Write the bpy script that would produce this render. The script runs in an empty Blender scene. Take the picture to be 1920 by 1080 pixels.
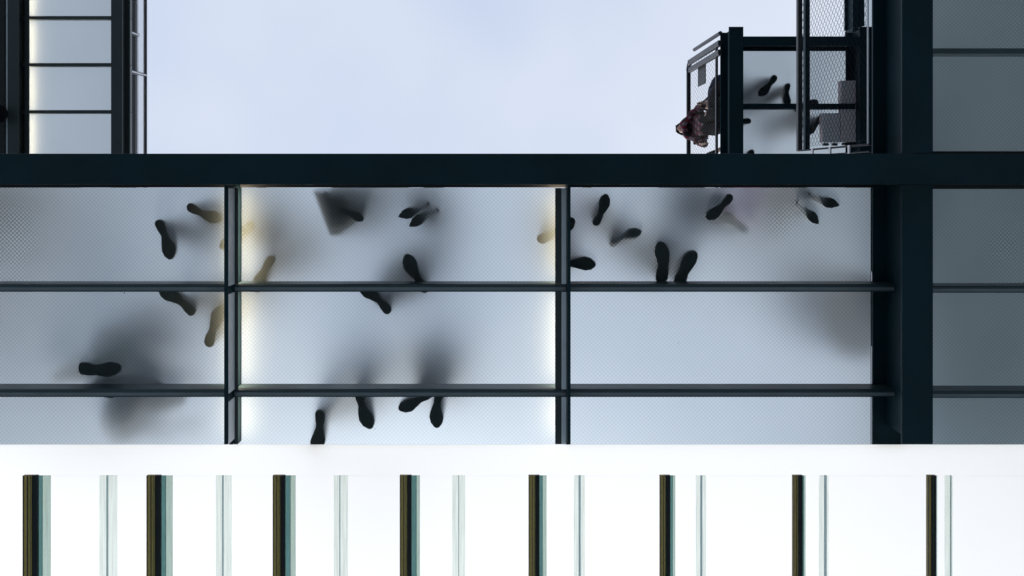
import bpy, bmesh, math, random
from mathutils import Vector, Matrix

# ------------------------------------------------------------------ camera, sky, sun, exposure
S = bpy.context.scene
COL = S.collection
CAM_Z = 1.6          # eye height above the ground; the lens looks straight up
F = 1425.0           # focal length in pixels of the 1920 px wide photograph
CX, CY = 960.0, 330.0  # the zenith in that photograph

cam_data = bpy.data.cameras.new('camera')
cam_data.sensor_width = 36.0
cam_data.lens = 36.0 * F / 1920.0
cam_data.shift_y = -(540.0 - CY) / 1920.0
cam_data.clip_start = 0.05
cam_data.clip_end = 3000
cam = bpy.data.objects.new('camera', cam_data)
cam.location = (0, 0, CAM_Z)
cam.rotation_euler = (math.pi, 0, 0)
COL.objects.link(cam)
S.camera = cam

SUN_EL, SUN_AZ = 43.0, 100.0      # degrees; azimuth measured from +X towards +Y
W = bpy.data.worlds.new('World')
S.world = W
W.use_nodes = True
nt = W.node_tree
nt.nodes.clear()
n_out = nt.nodes.new('ShaderNodeOutputWorld')
n_bg = nt.nodes.new('ShaderNodeBackground')
n_bg.inputs['Strength'].default_value = 0.1
n_sky = nt.nodes.new('ShaderNodeTexSky')
n_sky.sky_type = 'NISHITA'
n_sky.sun_disc = False
n_sky.sun_elevation = math.radians(SUN_EL)
n_sky.sun_rotation = math.radians(90 - SUN_AZ)
n_sky.air_density = 1.0
n_sky.dust_density = 3.0
# bright overcast layer mixed over the clear sky
n_tc = nt.nodes.new('ShaderNodeTexCoord')
n_noise = nt.nodes.new('ShaderNodeTexNoise')
n_noise.inputs['Scale'].default_value = 2.6
n_noise.inputs['Detail'].default_value = 3.0
n_noise.inputs['Roughness'].default_value = 0.45
n_ramp = nt.nodes.new('ShaderNodeValToRGB')
n_ramp.color_ramp.elements[0].position = 0.32
n_ramp.color_ramp.elements[0].color = (4.35, 4.98, 6.25, 1)
n_ramp.color_ramp.elements[1].position = 0.68
n_ramp.color_ramp.elements[1].color = (5.55, 5.98, 6.8, 1)
n_mix = nt.nodes.new('ShaderNodeMix')
n_mix.data_type = 'RGBA'
n_mix.inputs[0].default_value = 0.9
nt.links.new(n_tc.outputs['Generated'], n_noise.inputs['Vector'])
nt.links.new(n_noise.outputs['Fac'], n_ramp.inputs['Fac'])
nt.links.new(n_sky.outputs[0], n_mix.inputs[6])
nt.links.new(n_ramp.outputs['Color'], n_mix.inputs[7])
nt.links.new(n_mix.outputs[2], n_bg.inputs['Color'])
nt.links.new(n_bg.outputs[0], n_out.inputs['Surface'])

sun_d = bpy.data.lights.new('sun', 'SUN')
sun_d.energy = 1.5
sun_d.angle = math.radians(28)
sun_d.color = (0.99, 0.985, 0.98)
sun = bpy.data.objects.new('sun', sun_d)
se, sa = math.radians(SUN_EL), math.radians(SUN_AZ)
to_sun = Vector((math.cos(se) * math.cos(sa), math.cos(se) * math.sin(sa), math.sin(se)))
sun.rotation_euler = to_sun.to_track_quat('Z', 'Y').to_euler()
sun.location = to_sun * 60
COL.objects.link(sun)

S.view_settings.view_transform = 'Standard'
S.view_settings.look = 'None'
S.view_settings.exposure = 0.56
S.view_settings.gamma = 1.0
S.view_settings.use_curve_mapping = False
S.render.engine = 'CYCLES'
S.cycles.use_denoising = True
S.cycles.max_bounces = 10
S.cycles.diffuse_bounces = 4
S.cycles.glossy_bounces = 3
S.cycles.transmission_bounces = 8
S.cycles.transparent_max_bounces = 12
S.cycles.caustics_refractive = True
S.cycles.caustics_reflective = False
S.cycles.blur_glossy = 0.5
S.cycles.sample_clamp_indirect = 3.0

rnd = random.Random(7)

# ------------------------------------------------------------------ helpers
def P(px, py, d):
    """world point at vertical distance d above the lens that the photograph shows at (px, py)"""
    return Vector(((px - CX) * d / F, (py - CY) * d / F, CAM_Z + d))
def XA(px, d): return (px - CX) * d / F
def YA(py, d): return (py - CY) * d / F
def ZA(d): return CAM_Z + d

def tag(o, label=None, cat=None, group=None, kind=None):
    if label: o['label'] = label
    if cat: o['category'] = cat
    if group: o['group'] = group
    if kind: o['kind'] = kind
    return o

def thing(name, label, cat, loc=(0, 0, 0), group=None):
    o = bpy.data.objects.new(name, None)
    o.empty_display_size = 0.2
    o.location = loc
    COL.objects.link(o)
    return tag(o, label, cat, group)

def link_bm(name, bm, mat, parent=None, smooth=False):
    """one bmesh in world coordinates becomes one object; children keep their place under the parent"""
    me = bpy.data.meshes.new(name)
    bm.normal_update()
    bm.to_mesh(me); bm.free()
    mats = mat if isinstance(mat, (list, tuple)) else [mat]
    for m in mats: me.materials.append(m)
    if smooth:
        for p in me.polygons: p.use_smooth = True
    o = bpy.data.objects.new(name, me)
    COL.objects.link(o)
    if parent is not None:
        o.parent = parent
        m = Matrix.Identity(4)
        q = parent
        while q is not None:
            m = q.matrix_basis.inverted() if q is parent else m @ q.matrix_basis.inverted()
            q = q.parent
        o.matrix_parent_inverse = m if parent.parent is None else full_inv(parent)
    return o

def full_inv(p):
    m = Matrix.Identity(4)
    chain = []
    q = p
    while q is not None:
        chain.append(q); q = q.parent
    for q in reversed(chain):
        m = m @ (q.matrix_parent_inverse if q.parent else Matrix.Identity(4)) @ q.matrix_basis
    return m.inverted()

def box(bm, x0, x1, y0, y1, z0, z1, bev=0.0):
    x0, x1 = min(x0, x1), max(x0, x1); y0, y1 = min(y0, y1), max(y0, y1); z0, z1 = min(z0, z1), max(z0, z1)
    vs = [bm.verts.new(c) for c in ((x0,y0,z0),(x1,y0,z0),(x1,y1,z0),(x0,y1,z0),(x0,y0,z1),(x1,y0,z1),(x1,y1,z1),(x0,y1,z1))]
    fs = [bm.faces.new([vs[i] for i in f]) for f in ((3,2,1,0),(4,5,6,7),(0,1,5,4),(1,2,6,5),(2,3,7,6),(3,0,4,7))]
    if bev > 0:
        es = list({e for f in fs for e in f.edges})
        bmesh.ops.bevel(bm, geom=es, offset=bev, segments=2, profile=0.5, affect='EDGES')
    return fs

def bar(bm, a, b, r, n=6, cap=True):
    a, b = Vector(a), Vector(b)
    d = (b - a).normalized()
    u = d.orthogonal().normalized(); v = d.cross(u)
    ra = [bm.verts.new(a + r * (math.cos(2*math.pi*i/n) * u + math.sin(2*math.pi*i/n) * v)) for i in range(n)]
    rb = [bm.verts.new(b + r * (math.cos(2*math.pi*i/n) * u + math.sin(2*math.pi*i/n) * v)) for i in range(n)]
    for i in range(n):
        j = (i + 1) % n
        bm.faces.new((ra[i], ra[j], rb[j], rb[i]))
    if cap:
        bm.faces.new(list(reversed(ra))); bm.faces.new(rb)

def extrude_profile(bm, prof, axis, a, b):
    """closed profile of (p, z); p is the horizontal axis across the extrusion"""
    def co(p, z, t): return (t, p, z) if axis == 'X' else (p, t, z)
    r0 = [bm.verts.new(co(p, z, a)) for p, z in prof]
    r1 = [bm.verts.new(co(p, z, b)) for p, z in prof]
    n = len(prof)
    for i in range(n):
        j = (i + 1) % n
        bm.faces.new((r0[i], r0[j], r1[j], r1[i]))
    bm.faces.new(r0); bm.faces.new(list(reversed(r1)))
    bmesh.ops.recalc_face_normals(bm, faces=bm.faces[:])

# ------------------------------------------------------------------ materials
def mat_new(name):
    m = bpy.data.materials.new(name); m.use_nodes = True
    t = m.node_tree; t.nodes.clear()
    out = t.nodes.new('ShaderNodeOutputMaterial')
    return m, t, out

def pbr(name, col, rough=0.5, metal=0.0, var=0.12, scale=6.0, bump=0.0, spec=0.5):
    m, t, out = mat_new(name)
    b = t.nodes.new('ShaderNodeBsdfPrincipled')
    b.inputs['Roughness'].default_value = rough
    b.inputs['Metallic'].default_value = metal
    b.inputs['Specular IOR Level'].default_value = spec
    g = t.nodes.new('ShaderNodeNewGeometry')
    n = t.nodes.new('ShaderNodeTexNoise'); n.inputs['Scale'].default_value = scale; n.inputs['Detail'].default_value = 5
    r = t.nodes.new('ShaderNodeValToRGB')
    r.color_ramp.elements[0].position = 0.3; r.color_ramp.elements[1].position = 0.7
    r.color_ramp.elements[0].color = tuple(c * (1 - var) for c in col) + (1,)
    r.color_ramp.elements[1].color = tuple(min(1, c * (1 + var)) for c in col) + (1,)
    t.links.new(g.outputs['Position'], n.inputs['Vector'])
    t.links.new(n.outputs['Fac'], r.inputs['Fac'])
    t.links.new(r.outputs['Color'], b.inputs['Base Color'])
    rr = t.nodes.new('ShaderNodeMapRange'); rr.inputs['To Min'].default_value = max(0.02, rough - 0.08); rr.inputs['To Max'].default_value = min(1, rough + 0.1)
    t.links.new(n.outputs['Fac'], rr.inputs['Value']); t.links.new(rr.outputs[0], b.inputs['Roughness'])
    if bump:
        bp = t.nodes.new('ShaderNodeBump'); bp.inputs['Strength'].default_value = bump; bp.inputs['Distance'].default_value = 0.01
        n2 = t.nodes.new('ShaderNodeTexNoise'); n2.inputs['Scale'].default_value = scale * 12
        t.links.new(g.outputs['Position'], n2.inputs['Vector'])
        t.links.new(n2.outputs['Fac'], bp.inputs['Height']); t.links.new(bp.outputs[0], b.inputs['Normal'])
    t.links.new(b.outputs[0], out.inputs['Surface'])
    return m

def emit(name, col, strength):
    m, t, out = mat_new(name)
    e = t.nodes.new('ShaderNodeEmission'); e.inputs['Color'].default_value = (*col, 1); e.inputs['Strength'].default_value = strength
    t.links.new(e.outputs[0], out.inputs['Surface'])
    return m

def math_node(t, op, a, b=None):
    n = t.nodes.new('ShaderNodeMath'); n.operation = op
    for i, v in enumerate((a, b)):
        if v is None: continue
        if isinstance(v, (int, float)): n.inputs[i].default_value = v
        else: t.links.new(v, n.inputs[i])
    return n.outputs[0]

def dot_pattern(t, period):
    g = t.nodes.new('ShaderNodeNewGeometry')
    s = t.nodes.new('ShaderNodeSeparateXYZ'); t.links.new(g.outputs['Position'], s.inputs[0])
    k = 2 * math.pi / period / math.sqrt(2)
    a = math_node(t, 'MULTIPLY', math_node(t, 'ADD', s.outputs[0], s.outputs[1]), k)
    b = math_node(t, 'MULTIPLY', math_node(t, 'SUBTRACT', s.outputs[0], s.outputs[1]), k)
    c = math_node(t, 'ADD', math_node(t, 'COSINE', a), math_node(t, 'COSINE', b))   # -2..2
    mr = t.nodes.new('ShaderNodeMapRange'); mr.interpolation_type = 'SMOOTHSTEP'
    mr.inputs['From Min'].default_value = -0.9; mr.inputs['From Max'].default_value = 1.2
    t.links.new(c, mr.inputs['Value'])
    return mr.outputs[0], g

def frosted(name, period, tint, rough, milk0, milk1, milk_col):
    """walked-on upper face: etched anti-slip dots that scatter, rough glass between them"""
    m, t, out = mat_new(name)
    dots, g = dot_pattern(t, period)
    gl = t.nodes.new('ShaderNodeBsdfRefraction'); gl.inputs['Roughness'].default_value = rough; gl.inputs['IOR'].default_value = 1.5
    tc = t.nodes.new('ShaderNodeMix'); tc.data_type = 'RGBA'
    tc.inputs[6].default_value = (*[c * 0.86 for c in tint], 1); tc.inputs[7].default_value = (*[min(1, c * 1.08) for c in tint], 1)
    t.links.new(dots, tc.inputs[0]); t.links.new(tc.outputs[2], gl.inputs['Color'])
    tr = t.nodes.new('ShaderNodeBsdfTranslucent')
    # scuffs and specks of dirt in the etched face
    n = t.nodes.new('ShaderNodeTexNoise'); n.inputs['Scale'].default_value = 1.3; n.inputs['Detail'].default_value = 6; n.inputs['Roughness'].default_value = 0.65
    t.links.new(g.outputs['Position'], n.inputs['Vector'])
    vo = t.nodes.new('ShaderNodeTexVoronoi'); vo.inputs['Scale'].default_value = 9
    t.links.new(g.outputs['Position'], vo.inputs['Vector'])
    sepc = t.nodes.new('ShaderNodeSeparateColor'); t.links.new(vo.outputs['Color'], sepc.inputs[0])
    keep = math_node(t, 'GREATER_THAN', sepc.outputs[0], 0.86)
    near = math_node(t, 'LESS_THAN', vo.outputs['Distance'], 0.035)
    speck = math_node(t, 'MULTIPLY', keep, near)
    cr = t.nodes.new('ShaderNodeValToRGB')
    cr.color_ramp.elements[0].position = 0.25; cr.color_ramp.elements[0].color = tuple(c * 0.8 for c in milk_col) + (1,)
    cr.color_ramp.elements[1].position = 0.75; cr.color_ramp.elements[1].color = (*milk_col, 1)
    t.links.new(n.outputs['Fac'], cr.inputs['Fac'])
    t.links.new(cr.outputs['Color'], tr.inputs['Color'])
    mr = t.nodes.new('ShaderNodeMapRange'); mr.inputs['To Min'].default_value = milk0; mr.inputs['To Max'].default_value = milk1
    t.links.new(dots, mr.inputs['Value'])
    mx = t.nodes.new('ShaderNodeMixShader')
    t.links.new(mr.outputs[0], mx.inputs[0]); t.links.new(gl.outputs[0], mx.inputs[1]); t.links.new(tr.outputs[0], mx.inputs[2])
    dk = t.nodes.new('ShaderNodeBsdfDiffuse'); dk.inputs['Color'].default_value = (0.03, 0.03, 0.03, 1)
    mx2 = t.nodes.new('ShaderNodeMixShader')
    t.links.new(speck, mx2.inputs[0]); t.links.new(mx.outputs[0], mx2.inputs[1]); t.links.new(dk.outputs[0], mx2.inputs[2])
    t.links.new(mx2.outputs[0], out.inputs['Surface'])
    return m

def under_glass(name, milk):
    """smooth lower face with a thin milky interlayer that catches light from below"""
    m, t, out = mat_new(name)
    gl = t.nodes.new('ShaderNodeBsdfRefraction'); gl.inputs['Roughness'].default_value = 0.03; gl.inputs['IOR'].default_value = 1.5
    gl.inputs['Color'].default_value = (0.96, 0.985, 0.98, 1)
    df = t.nodes.new('ShaderNodeBsdfDiffuse'); df.inputs['Color'].default_value = (0.62, 0.71, 0.69, 1)
    mx = t.nodes.new('ShaderNodeMixShader'); mx.inputs[0].default_value = milk
    t.links.new(gl.outputs[0], mx.inputs[1]); t.links.new(df.outputs[0], mx.inputs[2])
    t.links.new(mx.outputs[0], out.inputs['Surface'])
    return m

def opal(name, col):
    m, t, out = mat_new(name)
    tr = t.nodes.new('ShaderNodeBsdfTranslucent')
    g = t.nodes.new('ShaderNodeNewGeometry')
    n = t.nodes.new('ShaderNodeTexNoise'); n.inputs['Scale'].default_value = 1.2; n.inputs['Detail'].default_value = 5
    r = t.nodes.new('ShaderNodeValToRGB')
    r.color_ramp.elements[0].color = tuple(c * 0.985 for c in col) + (1,); r.color_ramp.elements[1].color = (*col, 1)
    t.links.new(g.outputs['Position'], n.inputs['Vector']); t.links.new(n.outputs['Fac'], r.inputs['Fac'])
    t.links.new(r.outputs['Color'], tr.inputs['Color'])
    t.links.new(tr.outputs[0], out.inputs['Surface'])
    return m

def tinted(name, col, gloss=0.05):
    """thin tinted clear glass"""
    m, t, out = mat_new(name)
    g = t.nodes.new('ShaderNodeNewGeometry')
    mp = t.nodes.new('ShaderNodeMapping'); mp.inputs['Scale'].default_value = (60, 1.5, 1)
    n = t.nodes.new('ShaderNodeTexNoise'); n.inputs['Scale'].default_value = 2.0; n.inputs['Detail'].default_value = 4
    r = t.nodes.new('ShaderNodeValToRGB')
    r.color_ramp.elements[0].position = 0.3; r.color_ramp.elements[1].position = 0.7
    r.color_ramp.elements[0].color = tuple(c * 0.93 for c in col) + (1,)
    r.color_ramp.elements[1].color = tuple(min(1, c * 1.05) for c in col) + (1,)
    t.links.new(g.outputs['Position'], mp.inputs[0]); t.links.new(mp.outputs[0], n.inputs['Vector']); t.links.new(n.outputs['Fac'], r.inputs['Fac'])
    tr = t.nodes.new('ShaderNodeBsdfTransparent'); t.links.new(r.outputs['Color'], tr.inputs['Color'])
    gl = t.nodes.new('ShaderNodeBsdfGlossy'); gl.inputs['Roughness'].default_value = 0.1
    mx = t.nodes.new('ShaderNodeMixShader'); mx.inputs[0].default_value = gloss
    t.links.new(tr.outputs[0], mx.inputs[1]); t.links.new(gl.outputs[0], mx.inputs[2])
    t.links.new(mx.outputs[0], out.inputs['Surface'])
    return m

def plaid(name):
    m, t, out = mat_new(name)
    b = t.nodes.new('ShaderNodeBsdfPrincipled'); b.inputs['Roughness'].default_value = 0.9
    tc = t.nodes.new('ShaderNodeNewGeometry'); s = t.nodes.new('ShaderNodeSeparateXYZ'); t.links.new(tc.outputs['Position'], s.inputs[0])
    def stripes(o, k, th): return math_node(t, 'GREATER_THAN', math_node(t, 'SINE', math_node(t, 'MULTIPLY', o, k)), th)
    u = math_node(t, 'ADD', s.outputs[1], math_node(t, 'MULTIPLY', s.outputs[2], 0.4))
    v = math_node(t, 'SUBTRACT', s.outputs[2], math_node(t, 'MULTIPLY', s.outputs[1], 0.5))
    a = stripes(u, 70, 0.1); c = stripes(v, 60, 0.1)
    f = math_node(t, 'MULTIPLY', math_node(t, 'ADD', a, c), 0.5)
    r = t.nodes.new('ShaderNodeValToRGB'); r.color_ramp.interpolation = 'CONSTANT'
    r.color_ramp.elements[0].color = (0.02, 0.018, 0.022, 1)
    r.color_ramp.elements[1].position = 0.4; r.color_ramp.elements[1].color = (0.16, 0.015, 0.035, 1)
    e = r.color_ramp.elements.new(0.9); e.color = (0.2, 0.16, 0.19, 1)
    t.links.new(f, r.inputs['Fac']); t.links.new(r.outputs['Color'], b.inputs['Base Color'])
    t.links.new(b.outputs[0], out.inputs['Surface'])
    return m

M_STEEL = pbr('painted_steel', (0.008, 0.027, 0.035), 0.5, 0.0, 0.22, 2.2, 0.03, 0.15)
M_STEEL_GREY = pbr('grey_painted_steel', (0.045, 0.052, 0.053), 0.45, 0.0, 0.10, 4.0, 0.03, 0.35)
M_ALU = pbr('brushed_aluminium_trim', (0.82, 0.80, 0.82), 0.5, 0.0, 0.08, 8.0, 0.02)
M_HIGHLIGHT = pbr('bar_highlight', (0.16, 0.18, 0.19), 0.4, 0.0, 0.12, 6.0, 0.02)  # lighter grey that carries the highlight of the bar edge
M_DARKBAR = pbr('dark_cross_bar_paint', (0.032, 0.055, 0.063), 0.35, 0.0, 0.12, 5.0, 0.02)
M_GASKET = pbr('black_rubber', (0.006, 0.007, 0.008), 0.7, 0.0, 0.1, 8.0)
M_WIRE = pbr('stainless_wire', (0.02, 0.02, 0.024), 0.5, 0.0, 0.1, 20.0, 0.0, 0.1)
M_RAIL = pbr('dark_rail_paint', (0.03, 0.032, 0.036), 0.4, 0.2, 0.1, 8.0)
M_GLASS_TOP = frosted('etched_glass', 0.019, (0.74, 0.785, 0.81), 0.60, 0.12, 0.40, (0.71, 0.75, 0.775))
M_GLASS_SHADE = frosted('etched_glass_shade', 0.019, (0.53, 0.63, 0.67), 0.60, 0.12, 0.40, (0.48, 0.57, 0.61))  # darker copy of the glass, right bay shade put into the tint
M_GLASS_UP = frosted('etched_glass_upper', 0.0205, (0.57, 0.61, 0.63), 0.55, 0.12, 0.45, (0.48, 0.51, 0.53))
M_GLASS_BOT = under_glass('glass_underside', 0.065)
M_LED = emit('warm_light_strip', (1.0, 0.80, 0.57), 12.0)
M_LED_SOFT = emit('warm_light_strip_dim', (1.0, 0.78, 0.54), 62.0)
M_OPAL = opal('white_opal_sheet', (1.0, 0.99, 0.965))
M_BRONZE = tinted('bronze_tinted_edge', (0.30, 0.275, 0.14), 0.06)
M_FIN_GREEN = tinted('green_fin_glass', (0.65, 0.725, 0.68))
M_FIN_TEAL = tinted('teal_fin_glass', (0.30, 0.44, 0.43))
M_FIN_PALE = tinted('pale_fin_glass', (0.885, 0.92, 0.89), 0.03)
M_FIN_SEAM = tinted('fin_seam', (0.50, 0.58, 0.60))
M_GROUND = pbr('pale_paving', (0.165, 0.21, 0.23), 0.85, 0.0, 0.15, 0.8, 0.1)
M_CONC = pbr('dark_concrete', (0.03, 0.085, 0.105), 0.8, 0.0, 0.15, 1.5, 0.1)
M_CABINET = pbr('pale_cabinet_board', (0.95, 0.76, 0.78), 0.7, 0.0, 0.08, 3.0, 0.05)
M_SOLE = pbr('black_sole_rubber', (0.012, 0.014, 0.015), 0.7, 0.0, 0.2, 30.0, 0.1, 0.15)
M_SOLE_LIT = pbr('warm_lit_sole_rubber', (0.10, 0.088, 0.06), 0.75, 0.0, 0.2, 30.0, 0.1, 0.15)  # sole variant with the warm lamp glow put into its colour
M_SHOE = pbr('black_shoe_leather', (0.02, 0.02, 0.022), 0.45, 0.0, 0.1, 12.0)
M_SHOE_BR = pbr('brown_shoe_leather', (0.06, 0.035, 0.02), 0.5, 0.0, 0.1, 12.0)
M_SKIN = pbr('skin', (0.42, 0.26, 0.19), 0.55, 0.0, 0.05, 10.0)
M_HAIR = pbr('dark_hair', (0.012, 0.009, 0.008), 0.5, 0.0, 0.2, 30.0, 0.3)
CLOTH = {
    'black': pbr('black_cloth', (0.008, 0.008, 0.010), 0.9, 0, 0.15, 15, 0.1, 0.06),
    'navy': pbr('navy_cloth', (0.02, 0.028, 0.06), 0.9, 0, 0.15, 15, 0.1, 0.06),
    'denim': pbr('denim_cloth', (0.05, 0.08, 0.15), 0.9, 0, 0.15, 15, 0.1, 0.06),
    'grey': pbr('grey_cloth', (0.10, 0.10, 0.11), 0.9, 0, 0.15, 15, 0.1, 0.06),
    'brown': pbr('brown_cloth', (0.10, 0.06, 0.04), 0.9, 0, 0.15, 15, 0.1, 0.06),
    'mauve': pbr('mauve_cloth', (0.55, 0.12, 0.30), 0.9, 0, 0.15, 15, 0.1, 0.06),
    'green': pbr('dark_green_cloth', (0.015, 0.07, 0.05), 0.9, 0, 0.15, 15, 0.1, 0.06),
    'khaki': pbr('khaki_cloth', (0.20, 0.16, 0.09), 0.9, 0, 0.15, 15, 0.1, 0.06),
}
M_PLAID = plaid('plaid_wool')

# ------------------------------------------------------------------ ground
bm = bmesh.new()
bmesh.ops.create_grid(bm, x_segments=4, y_segments=4, size=1500)
tag(link_bm('ground', bm, M_GROUND), kind='structure')

# ------------------------------------------------------------------ steel, main level
D0, DB = 5.0, 4.6          # glass underside; underside of the bottom flanges
GT = 0.02                  # glass thickness
def i_beam(parent, axis, p0, p1, a, b, d_bot, d_top, web=0.016, fl=0.02, mat=None, b_top=None):
    """girder of bottom flange, web and top flange, each a part"""
    mat = mat or M_STEEL
    pc = (p0 + p1) / 2
    def bx(q0, q1, z0, z1, bev, b=b):
        b_ = bmesh.new()
        if axis == 'X': box(b_, a, b, q0, q1, z0, z1, bev)
        else: box(b_, q0, q1, a, b, z0, z1, bev)
        return b_
    link_bm('bottom_flange', bx(p0, p1, ZA(d_bot), ZA(d_bot) + fl, 0.003), mat, parent)
    link_bm('web', bx(pc - web/2, pc + web/2, ZA(d_bot) + fl, ZA(d_top) - fl, 0), mat, parent)
    link_bm('top_flange', bx(p0, p1, ZA(d_top) - fl, ZA(d_top), 0.003, b_top if b_top is not None else b), mat, parent)

Y_END = 1.775
mb0, mb1 = YA(288, DB), YA(346, DB)
t = thing('steel_beam', 'long dark teal steel beam running across the whole picture above the big glass panels', 'steel beam', (0, 0, ZA(DB)))
i_beam(t, 'X', mb0, mb1, -4.2, 4.6, DB, D0 - 0.004)
bm = bmesh.new(); box(bm, -4.2, 2.36, mb1 + 0.002, YA(351.5, D0 - 0.03), ZA(D0 - 0.03), ZA(D0 - 0.006))
link_bm('glazing_ledge', bm, M_GASKET, t)

gx0, gx1 = XA(1692, DB), XA(1750, DB)
for lab, a, b in (('dark vertical girder below the long beam, between the third bay and right edge bay', mb1 + 0.003, YA(833.5, DB)),
                  ('dark vertical steel girder above the long beam, beside the wire mesh railing', -3.2, mb0 - 0.003)):
    t = thing('steel_girder', lab, 'steel girder', ((gx0+gx1)/2, a, ZA(DB)), 'heavy girders at right')
    i_beam(t, 'Y', gx0, gx1, a, b, DB + 0.002, D0 - 0.005, b_top=Y_END - 0.012 if b > 0 else None)

# glass panes --------------------------------------------------------------
def pane(parent, x0, x1, y0, y1, d, mats=None):
    bm = bmesh.new()
    fs = box(bm, x0, x1, y0, y1, ZA(d), ZA(d) + GT)
    for f in bm.faces: f.material_index = 1
    fs[1].material_index = 0
    return link_bm('glass_pane', bm, mats or [M_GLASS_TOP, M_GLASS_BOT], parent)

BAR_D = 4.86
def cross_bar(parent, axis_a, axis_b, y0, y1, d_bot=BAR_D, d_top=D0 - 0.007, mat=None):
    """rounded bar with a shallow drip groove, running along X"""
    z0, z1 = ZA(d_bot), ZA(d_top)
    w = y1 - y0; r = w * 0.28
    prof = [(y0, z1), (y0, z0 + r * 1.4)]
    for i in range(1, 6):
        a = math.pi / 2 * i / 6
        prof.append((y0 + r - r * math.cos(a), z0 + r * 1.4 - r * 1.4 * math.sin(a)))
    prof += [(y0 + w*0.45, z0), (y0 + w*0.62, z0 - 0.001), (y0 + w*0.68, z0 + 0.006), (y1 - w*0.14, z0 + 0.006), (y1 - w*0.12, z0 - 0.004), (y1, z0 - 0.004), (y1, z1)]
    bm = bmesh.new(); extrude_profile(bm, prof, 'X', axis_a, axis_b)
    o = link_bm('cross_bar', bm, mat or M_DARKBAR, parent)
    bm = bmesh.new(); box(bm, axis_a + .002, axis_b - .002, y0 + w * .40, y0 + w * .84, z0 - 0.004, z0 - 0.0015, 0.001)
    link_bm('highlight_strip', bm, M_HIGHLIGHT, o)  # highlight along the bar underside, painted as a paler strip
    return o

floor = thing('glass_floor', 'frosted glass floor of three wide bays with many soles showing through', 'glass floor', (0, 0.9, ZA(D0)))
cols = [(XA(-420, D0), XA(432, D0) - 0.006), (XA(436, D0), XA(1050, D0)), (XA(1062, D0), XA(1634, D0))]
rows = [(YA(352, D0), 0.708), (0.722, 1.382), (1.396, Y_END)]
for (a, b) in cols:
    for (c, e) in rows:
        pane(floor, a, b, c, e, D0)
by = [(YA(527, D0), YA(547, BAR_D)), (YA(719, D0), YA(744, BAR_D))]
MX_L = (XA(420, 4.75), XA(427, 4.75)); MX_R = (XA(1064.5, 4.75), XA(1070, 4.75))
for (a, b) in by:
    cross_bar(floor, -4.2, MX_L[0] - 0.001, a, b)
    cross_bar(floor, MX_L[1] + 0.001, MX_R[0] - 0.001, a, b)
    cross_bar(floor, MX_R[1] + 0.001, (gx0 + gx1)/2 - 0.010, a, b)
def mullion(x0, x1, side, steps, strips):
    """plate hanging under the glass; steps are the glazing trims on one side; strips the warm lamps"""
    bm = bmesh.new(); box(bm, x0, x1, mb1 + 0.004, YA(833.5, 4.75), ZA(4.75), ZA(4.84), 0.002)
    box(bm, x0, x1, mb1 + 0.004, YA(833.5, 4.84), ZA(4.84), ZA(4.92)); box(bm, x0, x1, mb1 + 0.004, 1.737, ZA(4.92), ZA(D0 - 0.008))
    m = link_bm('mullion', bm, M_STEEL, floor)
    ys = [(YA(352, D0), by[0][0] - 0.001), (by[0][1] + 0.001, by[1][0] - 0.001), (by[1][1] + 0.001, 1.715)]
    for (xa, xb, d0, d1, mat, nm) in steps:
        for (ya, yb) in ys:
            if yb > 1.6: yb = YA(833, d0)
            bm = bmesh.new(); box(bm, xa, xb, ya, yb, ZA(d0), ZA(d1), 0.0015)
            link_bm(nm, bm, mat, m)
    for (xa, xb, d0, d1) in strips:
        for (ya, yb) in ys:
            bm = bmesh.new(); box(bm, xa, xb, ya + 0.02, yb - 0.02, ZA(d0), ZA(d1))
            link_bm('light_strip', bm, M_LED, m)
            L = yb - ya - 0.04
            ld = bpy.data.lights.new('strip_light', 'AREA'); ld.shape = 'RECTANGLE'; ld.size = 0.012; ld.size_y = L
            ld.color = (1.0, 0.78, 0.54); ld.energy = 165 * math.pi * 0.012 * L
            lo = bpy.data.objects.new('strip_light', ld); COL.objects.link(lo)
            lo.location = ((xa + xb) / 2, (ya + yb) / 2, ZA(d1) + 0.002); lo.rotation_euler = (math.pi, 0, 0)
            lo.parent = m
SH = 4.862      # the lamps lie on a shelf at this depth, hidden from below
mullion(*MX_L, 1, [(MX_L[1] + .0005, MX_L[1] + 0.0035, 4.757, SH - .001, M_ALU, 'side_trim'), (MX_L[1] + .0005, XA(446, SH), SH, SH + .012, M_STEEL_GREY, 'lamp_shelf')],
        [(-1.768, -1.760, SH + .02, SH + .027), (-1.822, -1.814, SH + .06, SH + .067)])
mullion(*MX_R, -1, [(XA(1053, SH), MX_R[0] - .0005, SH - .004, SH + .010, M_ALU, 'side_trim'), (XA(1041, SH), XA(1053, SH) - .0005, SH, SH + .012, M_STEEL_GREY, 'lamp_shelf')],
        [(0.300, 0.308, SH + .02, SH + .027)])

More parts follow.
